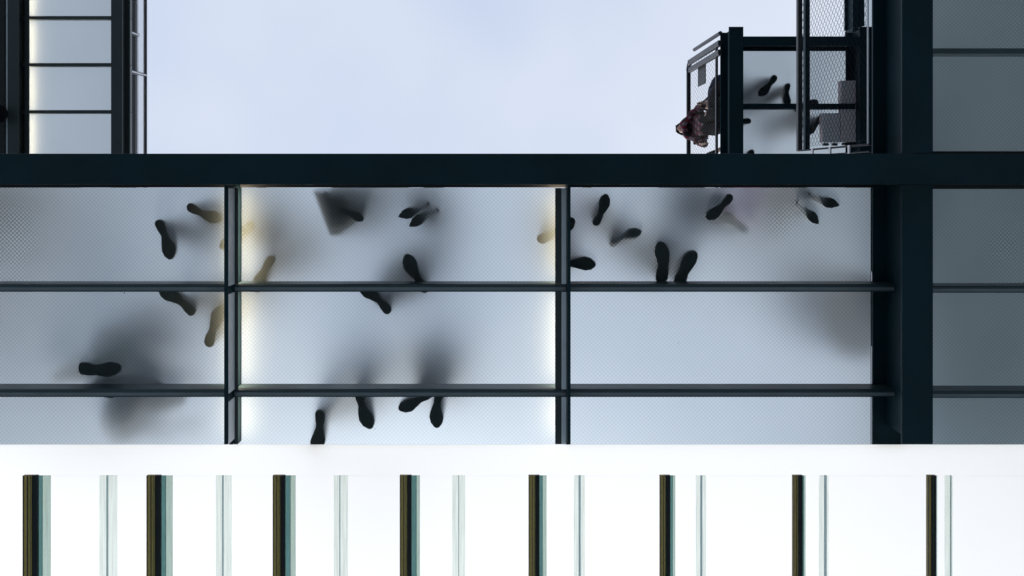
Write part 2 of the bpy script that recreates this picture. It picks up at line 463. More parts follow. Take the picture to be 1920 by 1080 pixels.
rfloor = thing('glass_floor', 'frosted glass floor bay at the right edge, its shade deepened by a darker tint', 'glass floor', (3.2, 0, ZA(D0)))
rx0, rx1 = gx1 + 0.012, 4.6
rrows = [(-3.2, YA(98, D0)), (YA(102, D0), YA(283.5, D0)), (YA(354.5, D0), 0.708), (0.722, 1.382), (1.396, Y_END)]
for (c, e) in rrows: pane(rfloor, rx0, rx1, c, e, D0, [M_GLASS_SHADE, M_GLASS_BOT])
gmid = (gx0 + gx1) / 2
for (a, b) in by: cross_bar(rfloor, gmid + 0.010, 4.6, a + 0.012, b + 0.006)
bm = bmesh.new(); box(bm, gmid + 0.010, 4.6, YA(90, BAR_D), YA(107, D0), ZA(BAR_D), ZA(D0 - 0.007), 0.008)
link_bm('cross_bar', bm, M_DARKBAR, rfloor)
for y0, y1 in ((YA(283.5, D0 - .03) - 0.0, mb0 - 0.002), (mb1 + 0.002, YA(354, D0 - .03))):
    bm = bmesh.new(); box(bm, gmid + 0.05, 4.6, y0, y1, ZA(D0 - 0.03), ZA(D0 - 0.006))
    link_bm('glazing_ledge', bm, M_GASKET, rfloor)

# storey above the right bay, hidden, its slab shaped to shade the glass ----------------------------------------------
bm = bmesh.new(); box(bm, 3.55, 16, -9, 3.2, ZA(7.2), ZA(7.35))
slab = thing('shading_storey', 'dark storey above the right edge bay, showing only as shade through its frosted glass', 'building', (10, 0, ZA(7.2)))
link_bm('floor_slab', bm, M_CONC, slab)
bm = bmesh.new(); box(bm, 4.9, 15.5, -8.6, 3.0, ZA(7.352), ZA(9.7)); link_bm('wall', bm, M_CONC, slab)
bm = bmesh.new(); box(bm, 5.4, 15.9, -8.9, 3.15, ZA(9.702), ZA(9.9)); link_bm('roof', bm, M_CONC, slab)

t = thing('shading_storey', 'added unseen storey beyond the left edge, greying the floor glass', 'building', (-8, 1, ZA(9)))
bm = bmesh.new(); box(bm, -13, -5.3, 0.45, 1.9, ZA(9.0), ZA(9.3)); link_bm('floor_slab', bm, M_CONC, t)  # unseen slab added to darken the left floor glass
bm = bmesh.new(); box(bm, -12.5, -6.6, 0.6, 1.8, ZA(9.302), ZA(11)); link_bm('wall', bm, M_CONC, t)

# ------------------------------------------------------------------ wire mesh
def wire_mesh(name, parent, o, u, v, cu, cv, r, mat=None):
    """cable net on the rectangle o, o+u, o+u+v, o+v : zigzag cables that meet at knots"""
    o, u, v = Vector(o), Vector(u), Vector(v)
    nu = max(2, round(u.length / (cu / 2))); nv = max(2, round(v.length / (cv / 2)))
    un, vn = u.normalized(), v.normalized(); nrm = un.cross(vn)
    su, sv = u.length / nu, v.length / nv
    bm = bmesh.new()
    for i in range(nu + 1):
        prev = None
        for j in range(nv + 1):
            off = (0.5 if (i + j) % 2 else -0.5) * su * 0.92
            uu = min(max(i * su + off, 0), u.length)
            c = o + un * uu + vn * (j * sv)
            ring = [bm.verts.new(c + r * (math.cos(a) * un + math.sin(a) * nrm)) for a in (0.5, 2.6, 4.7)]
            if prev:
                for k in range(3):
                    bm.faces.new((prev[k], prev[(k+1) % 3], ring[(k+1) % 3], ring[k]))
            prev = ring
    return tag(link_bm(name, bm, mat or M_WIRE, parent), kind='stuff')

# railing of the near platform, rising from its edge (right of centre)
rx = XA(1634, D0); ry0, ry1 = -3.2, YA(272, D0)
top_d = 6.27
rail = thing('railing', 'near wire mesh railing beside the heavy girder, in front of the small platform', 'railing', (rx, ry1, ZA(D0)))
wire_mesh('wire_mesh', rail, (rx, ry0, ZA(5.06)), (0, ry1 - 0.03 - ry0, 0), (0, 0, top_d - 5.12), 0.062, 0.058, 0.0016)
bm = bmesh.new(); box(bm, rx - 0.004, rx + 0.035, ry0, ry1, ZA(top_d), ZA(top_d) + 0.05, 0.008); link_bm('top_rail', bm, M_RAIL, rail)
bm = bmesh.new(); box(bm, rx - 0.01, rx + 0.028, ry0, ry1, ZA(top_d - 0.17), ZA(top_d - 0.12), 0.004); link_bm('mesh_rail', bm, M_STEEL, rail)
bm = bmesh.new(); bar(bm, (rx, ry0, ZA(5.05)), (rx, ry1, ZA(5.05)), 0.006); link_bm('bottom_cable', bm, M_ALU, rail)
bm = bmesh.new(); bar(bm, (rx + 0.012, ry0, ZA(top_d + .06)), (rx + 0.012, ry1, ZA(top_d + .06)), 0.005); link_bm('top_cable', bm, M_ALU, rail)
for yy, w in ((ry1, 0.012), (ry1 + 0.045, 0.008)):
    bm = bmesh.new(); box(bm, rx - 0.006, rx + 0.03, yy - w, yy, ZA(D0 + 0.022), ZA(top_d), 0.002); link_bm('post', bm, M_WIRE, rail)
for dd in (5.3, 5.62, 5.95):
    bm = bmesh.new(); box(bm, rx - 0.012, rx - 0.002, ry1 - 0.012, ry1 + 0.05, ZA(dd), ZA(dd) + 0.03); link_bm('bracket', bm, M_ALU, rail)

# ------------------------------------------------------------------ small upper platform (right of centre)
D1, D1B = 8.3, 7.95
plat = thing('upper_platform', 'small frosted glass platform one storey higher, seen right of centre behind the mesh', 'platform', (2.9, -0.6, ZA(D1)))
px0, px1 = XA(1367, D1B), XA(1394, D1B)
yend = YA(50, D1B)
i_beam(plat, 'Y', px0, px1, yend, 1.0, D1B, D1 - 0.005)
qx0, qx1 = XA(1612, D1B), XA(1640, D1B)
i_beam(plat, 'Y', qx0, qx1, yend, 1.0, D1B, D1 - 0.005)
i_beam(plat, 'X', YA(68, D1B), YA(86, D1B), px1 + 0.002, qx0 - 0.002, D1B + 0.002, D1 - 0.007)
pane(plat, px0 + 0.02, qx1 - 0.02, YA(80, D1), YA(199, D1) - 0.004, D1, [M_GLASS_UP, M_GLASS_BOT])
pane(plat, px0 + 0.02, qx1 - 0.02, YA(199, D1) + 0.004, 1.0, D1, [M_GLASS_UP, M_GLASS_BOT])
bm = bmesh.new(); box(bm, px0 + 0.09, qx0 + 0.06, YA(194, 8.18), YA(204.5, 8.18), ZA(8.18), ZA(D1 - 0.008), 0.006); link_bm('cross_bar', bm, M_STEEL, plat)

# its railing
ux = 2.243; uy0 = YA(84, D1); utop = 9.63
ur = thing('railing', 'wire mesh railing with rounded corner along the left edge of the small upper platform', 'railing', (ux, uy0, ZA(D1)))
wire_mesh('wire_mesh', ur, (ux, uy0 + 0.03, ZA(D1 + 0.03)), (0, 2.2, 0), (0, 0, utop - D1 - 0.06), 0.056, 0.12, 0.0013)
bm = bmesh.new(); box(bm, ux - 0.025, ux + 0.025, uy0 + 0.05, 0.9, ZA(utop), ZA(utop) + 0.05, 0.012); link_bm('top_rail', bm, M_RAIL, ur)
bm = bmesh.new(); box(bm, ux - 0.012, ux + 0.012, uy0 + 0.02, 0.9, ZA(D1 + 0.01), ZA(D1 + 0.05), 0.004); link_bm('bottom_rail', bm, M_RAIL, ur)
for yy, dtop in ((uy0, utop - 0.02), (uy0 + 0.10, utop - 0.06)):
    bm = bmesh.new(); box(bm, ux - 0.025, ux + 0.02, yy - 0.03, yy + 0.03, ZA(D1 - 0.12), ZA(dtop), 0.006); link_bm('post', bm, M_RAIL, ur)
# rounded corner between the end post and the top rail
bm = bmesh.new()
pts = [(ux, uy0 + 0.0 + 0.10 * (1 - math.cos(a)), ZA(utop - 0.08) + 0.105 * math.sin(a)) for a in [math.pi/2 * k / 6 for k in range(7)]]
for a, b in zip(pts, pts[1:]): bar(bm, a, b, 0.03, 8)
link_bm('corner_bend', bm, M_RAIL, ur)
bm = bmesh.new(); bar(bm, (ux + .02, uy0 - 0.12, ZA(D1 - 0.05)), (ux - 0.0, uy0 - 0.12, ZA(D1 + 1.05)), 0.022, 8); link_bm('stay', bm, M_RAIL, ur)
# sign plate hung on the mesh
sp = tag(link_bm('sign_plate', (lambda b: (box(b, ux + 0.03, ux + 0.042, YA(121, 9.3), YA(161, 9.2), ZA(8.95), ZA(9.3), 0.003), b)[1])(bmesh.new()), M_STEEL_GREY),
         'small dark blank plate hanging inside the mesh of the upper platform railing', 'sign plate')

# pale cabinets under its glass
def cabinet(label, x0, x1, y0, y1, d0, d1, rot):
    c = thing('cabinet', label, 'cabinet', ((x0+x1)/2, (y0+y1)/2, ZA(d0)), 'pale cabinets under the upper platform')
    bm = bmesh.new(); box(bm, x0, x1, y0, y1, ZA(d0), ZA(d1), 0.006)
    bmesh.ops.rotate(bm, verts=bm.verts[:], cent=((x0+x1)/2, (y0+y1)/2, 0), matrix=Matrix.Rotation(rot, 3, 'Z'))
    link_bm('casing', bm, M_CABINET, c)
    for s in (0.25, 0.75):
        bm = bmesh.new(); xm = x0 + (x1 - x0) * s; box(bm, xm - 0.025, xm + 0.025, y1 + 0.006, y1 + 0.035, ZA(d0 + 0.01), ZA(d1 - 0.02), 0.003)
        link_bm('bracket', bm, M_RAIL, c)
cabinet('taller pale cabinet against the right girder of the small upper platform', XA(1577.5, 8.2), XA(1614, 8.2), YA(151, 8.2), YA(266, 8.2), 8.2, 8.285, math.radians(-0.6))
cabinet('shorter pale cabinet beside the taller one, next to a dark shoe', XA(1542, 8.2), XA(1576, 8.2), YA(212, 8.2), YA(267, 8.2), 8.2, 8.285, math.radians(-0.8))

# gallery two storeys up
D2 = 11.9
gal = thing('upper_gallery', 'highest gallery, a sliver of frosted glass and dark girders above the small upper platform', 'gallery', (4.9, -3, ZA(D2)))
i_beam(gal, 'Y', XA(1599, D2 - .3), XA(1611, D2 - .3), -5, YA(58, D2), D2 - .3, D2 - .006)
i_beam(gal, 'Y', XA(1613, D2 - .3), XA(1621, D2 - .3), -5, YA(56, D2), D2 - .3, D2 - .006)
pane(gal, XA(1583, D2), XA(1660, D2), -5, YA(58, D2), D2, [M_GLASS_UP, M_GLASS_BOT])
bm = bmesh.new(); box(bm, XA(1583, D2), XA(1660, D2), YA(58, D2) + .01, YA(70, D2), ZA(D2 - .3), ZA(D2 - .006), 0.01); link_bm('end_beam', bm, M_STEEL, gal)

# ------------------------------------------------------------------ left bridge, high up
D3, D3B = 14.0, 13.7
lb = thing('glass_bridge', 'high glass bridge at top left between dark beams, lit warm along one side', 'bridge', (-8, -1, ZA(D3)))
LY0, LY1 = -6.0, 5.0
lx0, lx1 = XA(14, D3B), XA(35, D3B)
i_beam(lb, 'Y', lx0, lx1, LY0, LY1, D3B, D3 - .006, mat=M_STEEL_GREY)
mx0, mx1 = XA(208, D3B), XA(229, D3B)
i_beam(lb, 'Y', mx0, mx1, LY0, LY1, D3B, D3 - .006, mat=M_STEEL_GREY)
gy = [YA(35.5 + 87.5 * k, D3) for k in range(-3, 9)]
gy = [LY0] + [g for g in gy if LY0 + .3 < g < LY1 - .2] + [LY1]
for a, b in zip(gy, gy[1:]):
    pane(lb, lx1 - 0.03, mx1 + 0.02, a + 0.006, b - 0.006, D3, [M_GLASS_UP, M_GLASS_BOT])
for g in gy[1:-1]:
    bm = bmesh.new(); box(bm, (lx0+lx1)/2 + .012, (mx0+mx1)/2 - .012, g - 0.032, g + 0.034, ZA(D3 - 0.12), ZA(D3 - .008), 0.012); link_bm('cross_bar', bm, M_STEEL_GREY, lb)
e = lx1 + 0.082
bm = bmesh.new(); box(bm, lx1 + 0.002, e, LY0, LY1, ZA(D3 - 0.135), ZA(D3 - 0.12)); link_bm('lamp_shelf', bm, M_STEEL_GREY, lb)
bm = bmesh.new(); box(bm, e - 0.078, e - 0.07, LY0, LY1, ZA(D3 - 0.1195), ZA(D3 - 0.03)); link_bm('lamp_baffle', bm, M_STEEL_GREY, lb)  # unseen lip added to keep the strip's light off the web
bm = bmesh.new(); box(bm, e - 0.06, e - 0.02, LY0, LY1, ZA(D3 - 0.112), ZA(D3 - 0.102)); link_bm('light_strip', bm, M_LED_SOFT, lb)
# outer wall strip left of the bridge, with its pale mesh edge
bm = bmesh.new(); box(bm, XA(-60, D3B), XA(9, D3B), LY0, LY1 - .2, ZA(D3B - .02), ZA(D3B + .6)); link_bm('side_wall', bm, M_GASKET, lb)
bm = bmesh.new(); box(bm, XA(10, D3B), XA(13, D3B), LY0, LY1 - .2, ZA(D3B + .02), ZA(D3B + .05)); link_bm('side_rail', bm, M_ALU, lb)

# its railing on the side towards the sky
lr_d = 15.2; lrx = XA(271, lr_d)
lr = thing('railing', 'railing with dark louvre panels on the sky side of the high glass bridge', 'railing', (lrx, LY1, ZA(D3)))
ds = D3 * (271 - 960) / (257 - 960)     # height at which the dark panels end
zsplit = ZA(F * lrx / (256.5 - CX))
zbase = ZA(D3 + 0.03)
ysegs = [LY0, YA(60, 14.6), YA(133, 14.6), LY1]
for a, b in zip(ysegs, ysegs[1:]):
    bm = bmesh.new()
    box(bm, lrx - 0.02, lrx - 0.012, a + .03, b - .03, zbase + .03, zsplit - 0.01)
    link_bm('panel_backing', bm, M_GASKET, lr)
    bm = bmesh.new()
    n = int((b - a - .06) / 0.05)
    for k in range(n):
        yy = a + .03 + (k + .5) * (b - a - .06) / n
        box(bm, lrx - 0.011, lrx + 0.004, yy - .012, yy + .012, zbase + .03, zsplit - .01)
    tag(link_bm('louvre_slats', bm, M_GASKET, lr), kind='stuff')
bm = bmesh.new(); box(bm, lrx - .012, lrx + .012, LY0, LY1, zsplit, zsplit + .055); link_bm('middle_rail', bm, M_ALU, lr)
wire_mesh('wire_mesh', lr, (lrx, LY0, zsplit + .06), (0, LY1 - LY0, 0), (0, 0, ZA(lr_d) - zsplit - .07), 0.045, 0.06, 0.0035, M_ALU)
bm = bmesh.new(); box(bm, lrx - .03, lrx + .03, LY0, LY1, ZA(lr_d), ZA(lr_d) + .06, .015); link_bm('top_rail', bm, M_RAIL, lr)
for yy, h in ((ysegs[1], zsplit + 0.05), (ysegs[2], ZA(lr_d))):
    bm = bmesh.new(); box(bm, lrx - .03, lrx + .035, yy - .025, yy + .025, zbase, h, .006); link_bm('post', bm, M_RAIL, lr)
    bm = bmesh.new(); box(bm, lrx + .036, lrx + .045, yy - .005, yy + .02, zbase, h); link_bm('post_trim', bm, M_ALU, lr)

# ------------------------------------------------------------------ white canopy with glass fins (lower part of the picture)
bm = bmesh.new()
box(bm, -6, 6, YA(892, 4.93) + 0.0002, 3.9, ZA(4.93), ZA(4.931))
can = tag(link_bm('backdrop', bm, M_OPAL), 'large plain white translucent canopy behind the row of glass fins', 'backdrop')  # added sheet standing in for the overexposed view behind the fins
SD = 4.93
bm = bmesh.new()
box(bm, -6, 6, YA(833.5, SD), YA(892, SD), ZA(SD), ZA(SD + 0.001))
tag(link_bm('white_band', bm, M_OPAL), 'long plain white band between the glass floor and the row of fins', 'white band')  # added blank border strip, no part of the structure

FD = 4.88
FY0, FY1 = YA(892, 4.88), 3.4
def fin_box(name, x0, x1, d0, d1, mat, parent, y1=FY1, bev=0):
    y0 = YA(892, d0)
    bm = bmesh.new(); box(bm, x0, x1, y0, y1, ZA(d0), ZA(d1), bev)
    return link_bm(name, bm, mat, parent)
k = FD / F
ordn = ['leftmost', 'second', 'third', 'fourth', 'fifth', 'sixth', 'seventh', 'rightmost']
dark = [(43, 59, 69, 78, 93.5), (275, 290, 300, 310, 322.5), (511.5, 525, 533.5, 544, 553.5), (749.5, 763, 771, 781, 787), (991, 1003.5, 1011.5, 1018, 1025), (1237.5, 1249, 1257, 1262, 1266.5), (1487, 1498, 1505.5, 1508, 1511), (1739.5, 1750.5, 1755.5, 1756.5, 1758)]
for i, (a, b, c, d, e_) in enumerate(dark):
    where = {0: 'widest of the bronze edged glass fins, at the far left under the white band', 7: 'narrowest of the bronze edged glass fins, at the far right under the white band'}.get(
        i, ordn[i] + ' from the left of the bronze edged glass fins hanging below the white band')
    f = thing('bronze_edged_fin', where, 'glass fin', ((a + e_ - 2*CX)/2*k, FY0, ZA(FD)), 'bronze edged glass fins')
    X = lambda p: (p - CX) * k
    w = X(b) - X(a)
    fin_box('bronze_edge', X(a), X(b), FD, FD + 0.02, M_BRONZE, f)
    for s, ww in ((0.02, 0.10), (0.52, 0.09), (0.84, 0.12)):
        fin_box('edge_rib', X(a) + w * s, X(a) + w * (s + ww), FD - 0.006, FD - 0.0005, M_RAIL if s < .6 else M_FIN_GREEN, f)
    fin_box('black_gasket', X(b) + .0003, X(c), FD + 0.002, FD + 0.022, M_GASKET, f)
    fin_box('glass_edge', X(c) + .0003, X(d), FD + 0.004, FD + 0.012, M_FIN_TEAL, f)
    fin_box('glass_blade', X(d) + .0003, X(e_), FD + 0.004, FD + 0.012, M_FIN_GREEN, f)
pale = [(180, 193, 195.5, 213), (400, 411.5, 414, 429.5), (623, 633.5, 635, 649.5), (847, 858.5, 860, 871.5), (1077, 1086, 1090, 1097.5), (1308, 1316.5, 1320, 1327), (1541, 1551, 1555, 1558.5), (1779, 1789.5, 1791, 1793)]
for i, (a, b, c, d) in enumerate(pale):
    lab = {0: 'widest of the pale clear glass fins, right of the widest bronze fin', 7: 'narrowest of the pale clear glass fins, near the right edge of the picture'}.get(
        i, 'pale clear glass fin standing just right of the ' + ordn[i] + ' bronze edged fin')
    f = thing('pale_fin', lab, 'glass fin', ((a + d - 2*CX)/2*k, FY0, ZA(FD)), 'pale clear glass fins')
    X = lambda p: (p - CX) * k
    fin_box('glass_blade', X(a), X(b), FD + 0.04, FD + 0.048, M_FIN_PALE, f)
    fin_box('seam', X(b) + .0003, X(c) - .0003, FD + 0.04, FD + 0.05, M_FIN_SEAM, f)
    fin_box('glass_blade', X(c), X(d), FD + 0.04, FD + 0.048, M_FIN_PALE, f)

# ------------------------------------------------------------------ people
def smooth(x): x = max(0.0, min(1.0, x)); return x * x * (3 - 2 * x)

def sole_outline(L, W, style, side, n=36):
    """closed outline in (along, across): 0 = heel end, L = toe end"""
    def half(t):
        if style == 'pointed':
            ks = [(0, .0), (.03, .085), (.10, .105), (.30, .075), (.5, .11), (.66, .155), (.8, .135), (.92, .07), (1, .0)]
        elif style == 'boot':
            ks = [(0, .0), (.02, .10), (.08, .145), (.28, .15), (.42, .128), (.58, .165), (.74, .178), (.9, .14), (.97, .08), (1, .0)]
        else:
            ks = [(0, .0), (.02, .075), (.09, .118), (.22, .112), (.40, .085), (.58, .14), (.74, .172), (.88, .14), (.96, .08), (1, .0)]
        for (t0, v0), (t1, v1) in zip(ks, ks[1:]):
            if t <= t1:
                u = (t - t0) / (t1 - t0)
                if t0 == 0 or t1 == 1: u = math.sqrt(u) if t0 == 0 else 1 - math.sqrt(1 - u) if style != 'pointed' else u
                else: u = u * u * (3 - 2 * u)
                return v0 + (v1 - v0) * u
        return 0
    pts = []
    m = n // 2
    ts = [0.5 - 0.5 * math.cos(math.pi * i / m) for i in range(m + 1)]
    bend = lambda t: side * L * (0.035 * math.sin(math.pi * t * 1.15 - .2))
    for t in ts: pts.append((t * L, half(t) * L * W + bend(t)))
    for t in reversed(ts[1:-1]): pts.append((t * L, -half(t) * L * W * (0.9 if 0.25 < t < .6 else 1) + bend(t)))
    return pts

def make_shoe(body, toe, heel, zg, side, style, mats, lift=0.0, heel_lift=0.0):
    """shoe on the glass at height zg with its sole as a sub-part"""
    toe, heel = Vector((toe.x, toe.y, 0)), Vector((heel.x, heel.y, 0))
    ax = toe - heel; L = ax.length; ax.normalize(); cr = Vector((-ax.y, ax.x, 0))
    out = sole_outline(L, 1.0, style, side)
    pump = style == 'pointed'
    def zb(t):
        z = zg + 0.0006 + lift + heel_lift * (1 - t)
        if pump: z += 0.075 * smooth((0.62 - t) / 0.5)
        return z
    def pt(a, c, z): return heel + ax * a + cr * c + Vector((0, 0, z))
    th = 0.008 if pump else 0.024
    rings = []
    bm = bmesh.new()
    r0 = [bm.verts.new(pt(a, c, zb(a / L))) for a, c in out]
    r1 = [bm.verts.new(pt(a, c, zb(a / L) + th)) for a, c in out]
    n = len(out)
    for i in range(n):
        j = (i + 1) % n
        bm.faces.new((r0[i], r0[j], r1[j], r1[i]))
    # strips across so that a curved sole stays smooth
    m = n // 2
    for r, flip in ((r0, True), (r1, False)):
        for i in range(0, m):
            a, b = r[i], r[i+1]; c, d = r[(n - i - 1) % n], r[(n - i) % n]
            vs = [v for v in dict.fromkeys((a, b, c, d))]
            if len(vs) >= 3: bm.faces.new(list(reversed(vs)) if flip else vs)
    if pump:
        bar(bm, pt(L * 0.07, 0, zg + 0.0006), pt(L * 0.09, 0, zb(0.09) + 0.002), 0.0065, 8)
    bmesh.ops.recalc_face_normals(bm, faces=bm.faces[:])
    # upper
    bu = bmesh.new()
    ac = L * 0.24; rz = [(0, 0.0, 1.0), (0.03, 0.10, 1.0), (0.055, 0.38, 1.0), (0.08, 0.75, 1.0), (0.11, 0.95, 1.0), (0.14, 1.0, 1.0)]
    if style == 'boot': rz += [(0.22, 1.0, 1.05)]
    if pump: rz = [(0, 0.0, 1), (0.02, 0.06, 1), (0.04, 0.14, 1)]
    prev = None
    for dz, s, g in rz:
        ring = []
        for i, (a, c) in enumerate(out):
            ang = math.pi - 2 * math.pi * i / n
            ea, ec = ac + 0.052 * g * math.cos(ang), 0.042 * g * math.sin(ang)
            ring.append(bu.verts.new(pt(a * .995 + .002 + (ea - a) * s, c * .96 + (ec - c) * s, zb(a / L if s < .3 else ac / L * s + a / L * (1 - s)) + th + 0.0004 + dz)))
        if prev:
            for i in range(n):
                j = (i + 1) % n
                bu.faces.new((prev[i], prev[j], ring[j], ring[i]))
        prev = ring
    if not pump: bu.faces.new(prev)
    bmesh.ops.recalc_face_normals(bu, faces=bu.faces[:])
    sh = link_bm('shoe', bu, mats[1], body, True)
    link_bm('sole', bm, mats[0], sh)
    ankle = heel + ax * ac
    return Vector((ankle.x, ankle.y, zb(0.24) + 0.09)), ax

def skin_body(name, V, E, root):
    names = list(V)
    idx = {n: i for i, n in enumerate(names)}
    me = bpy.data.meshes.new(name)
    me.from_pydata([V[n][0] for n in names], [(idx[a], idx[b]) for a, b in E], [])
    o = bpy.data.objects.new(name + '_tmp', me)
    COL.objects.link(o)
    sk = o.modifiers.new('skin', 'SKIN'); sk.branch_smoothing = 0.6; sk.use_smooth_shade = True
    if not me.skin_vertices: raise RuntimeError('no skin layer')
    for n in names:
        sv = me.skin_vertices[0].data[idx[n]]
        r = V[n][1]
        sv.radius = (r, r) if not isinstance(r, tuple) else r
        sv.use_root = (n == root)
    ss = o.modifiers.new('sub', 'SUBSURF'); ss.levels = 1; ss.render_levels = 1
    dg = bpy.context.evaluated_depsgraph_get()
    res = bpy.data.meshes.new_from_object(o.evaluated_get(dg))
    bpy.data.objects.remove(o); bpy.data.meshes.remove(me)
    return res

def person(label, d, shoes, H=1.7, face=None, lean=(0, 0), top='navy', legs='black', style='shoe', smats=None, hair=True, crouch=0.0, coat=None, bulk=1.28, arms='down', head_fwd=0.03, sway=0):
    """shoes: list of (toe px, heel px, lift, heel_lift); d: glass underside level. Body is one mesh, shoes and hair its children"""
    smats = smats or (M_SOLE, M_SHOE)
    zg = ZA(d) + GT
    dd = d + GT
    s = H / 1.7
    f = Vector((0, 0, 0)); feet = []
    for (tx, ty), (hx, hy), lf, hl in shoes:
        a, b = P(tx, ty, dd), P(hx, hy, dd)
        f += (a - b).normalized(); feet.append((a, b, lf, hl))
    if face is not None: f = Vector((face[0], face[1], 0))
    f.z = 0
    if f.length < 0.2: f = Vector((0, -1, 0))
    f.normalize(); lat = Vector((-f.y, f.x, 0))       # lat points to the person's left
    if len(feet) == 1:
        a, b, lf, hl = feet[0]
        off = lat * 0.2
        feet.append((a + off + f * .05, b + off, 0, 0))
    feet.sort(key=lambda q: -((q[0] + q[1]) / 2).dot(lat))     # left first
    c = sum(((q[0] * .4 + q[1] * .6) for q in feet), Vector()) / len(feet)
    c.z = 0
    L2 = Vector((lean[0], lean[1], 0))
    up = lambda h: Vector((0, 0, zg + h * s))
    base = c
    pel = base + L2 * .45 + up(0.93 - crouch)
    V = {}
    V['pelvis'] = (pel, 0.135 * s * bulk)
    V['belly'] = (base + L2 * .6 + up(1.08 - crouch), 0.125 * s * bulk)
    V['chest'] = (base + L2 * .8 + up(1.27 - crouch), 0.14 * s * bulk)
    V['neck'] = (base + L2 * .95 + up(1.44 - crouch) + f * .01, 0.058 * s)
    V['jaw'] = (base + L2 + up(1.52 - crouch) + f * head_fwd, 0.075 * s)
    V['brow'] = (base + L2 * 1.04 + up(1.60 - crouch) + f * (head_fwd + .01), 0.092 * s)
    V['crown'] = (base + L2 * 1.04 + up(1.67 - crouch) + f * head_fwd, 0.062 * s)
    V['nose'] = (base + L2 * 1.02 + up(1.565 - crouch) + f * (head_fwd + .108 * s), 0.014)
    E = [('pelvis', 'belly'), ('belly', 'chest'), ('chest', 'neck'), ('neck', 'jaw'), ('jaw', 'brow'), ('brow', 'crown'), ('jaw', 'nose')]
    body = bpy.data.objects.new('person', bpy.data.meshes.new('person'))
    COL.objects.link(body)
    tag(body, label, 'person', 'people standing on the glass floors')
    hands = []
    for k_, (nm, sg) in enumerate((('l', 1), ('r', -1))):
        a, b, lf, hl = feet[k_]
        an, ax = make_shoe(body, a, b, zg, -sg if (a - b).dot(f) > 0 else sg, style, smats, lf, hl)
        hip = pel + lat * (sg * 0.09 * s) + Vector((0, 0, -0.05 * s))
        mid = (hip + an) / 2 + ax * (0.05 + crouch * .5) * s + f * 0.02
        V[nm + 'hip'] = (hip, 0.09 * s * bulk); V[nm + 'knee'] = (mid, 0.072 * s * bulk); V[nm + 'calf'] = (an * .6 + mid * .4 - ax * .015, 0.064 * s * bulk); V[nm + 'ankle'] = (an, 0.045 * s)
        V[nm + 'foot'] = (an + ax * 0.09 + Vector((0, 0, -0.045)), 0.028)
        E += [('pelvis', nm + 'hip'), (nm + 'hip', nm + 'knee'), (nm + 'knee', nm + 'calf'), (nm + 'calf', nm + 'ankle'), (nm + 'ankle', nm + 'foot')]
        sh = V['chest'][0] + lat * (sg * 0.185 * s) + Vector((0, 0, 0.08 * s))
        if arms == 'down':
            el = sh + lat * (sg * 0.06) + Vector((0, 0, -0.29 * s)) - f * 0.02
            wr = el + f * 0.09 + Vector((0, 0, -0.24 * s)); hd = (f * .25 + Vector((0, 0, -1))).normalized()
        else:       # forearms resting on a rail in front
            el = sh + lat * (sg * 0.07) + f * 0.16 + Vector((0, 0, -0.24 * s))
            wr = el + f * 0.20 - lat * (sg * 0.06) + Vector((0, 0, 0.02)); hd = (f + Vector((0, 0, -.5))).normalized()
        V[nm + 'sh'] = (sh, 0.066 * s * bulk); V[nm + 'el'] = (el, 0.05 * s * bulk); V[nm + 'wr'] = (wr, 0.03 * s); V[nm + 'palm'] = (wr + hd * 0.065, 0.034)
        E += [('chest', nm + 'sh'), (nm + 'sh', nm + 'el'), (nm + 'el', nm + 'wr'), (nm + 'wr', nm + 'palm')]
        hands.append(wr)
        spread = f if arms == 'down' else lat
        for q, (o_, ln) in enumerate(((-.030, .068), (-.010, .078), (.011, .074), (.031, .058))):
            r0 = wr + hd * 0.09 + spread * o_
            V[f'{nm}f{q}a'] = (r0, 0.0095); V[f'{nm}f{q}b'] = (r0 + hd * ln * .55 - lat * sg * .006, 0.0085); V[f'{nm}f{q}c'] = (r0 + hd * ln - lat * sg * .022, 0.0075)
            E += [(nm + 'palm', f'{nm}f{q}a'), (f'{nm}f{q}a', f'{nm}f{q}b'), (f'{nm}f{q}b', f'{nm}f{q}c')]
        tdir = (hd * .6 + spread * -.8).normalized()
        V[nm + 'ta'] = (wr + hd * .035 - spread * .035, .011); V[nm + 'tb'] = (wr + hd * .035 - spread * .035 + tdir * .045, .0095)
        E += [(nm + 'wr', nm + 'ta'), (nm + 'ta', nm + 'tb')]
    me = skin_body('person', V, E, 'pelvis')
    old = body.data; body.data = me; bpy.data.meshes.remove(old)
    me.materials.clear()
    for m in (CLOTH[top] if isinstance(top, str) else top, CLOTH[legs], M_SKIN): me.materials.append(m)
    zn = V['neck'][0].z + 0.01; zp = pel.z + 0.02
    for p in me.polygons:
        cc = p.center
        p.use_smooth = True
        p.material_index = 1 if cc.z < zp else (2 if cc.z > zn else 0)
        for wv in hands:
            if (cc - wv).length < 0.14 and cc.z < zn and (wv - cc).dot(Vector((0, 0, 1)) if arms == 'down' else -f) > 0.0: p.material_index = 2
    if coat:
        hz, r_h = coat
        bm = bmesh.new(); prev = None
        for q, (h, rr) in enumerate(((hz, r_h), (hz + .15, r_h * .96), (.92, .21), (1.1, .185), (1.27, .215), (1.40, .19), (1.46, .07))):
            cc = base + L2 * (1 if crouch else min(1, .1 + h * .6)) + up(h * (1 - crouch / 1.3)) + f * (0.02 if h < 1 else 0)
            ring = []
            for i in range(24):
                a = 2 * math.pi * i / 24
                fold = 1 + .06 * math.sin(5 * a + q * .3) * max(0, 1 - h)
                ring.append(bm.verts.new(cc + f * (rr * .78 * fold * math.cos(a)) + lat * (rr * 1.08 * fold * math.sin(a))))
            if prev:
                for i in range(24):
                    j = (i + 1) % 24
                    bm.faces.new((prev[i], prev[j], ring[j], ring[i]))
            prev = ring
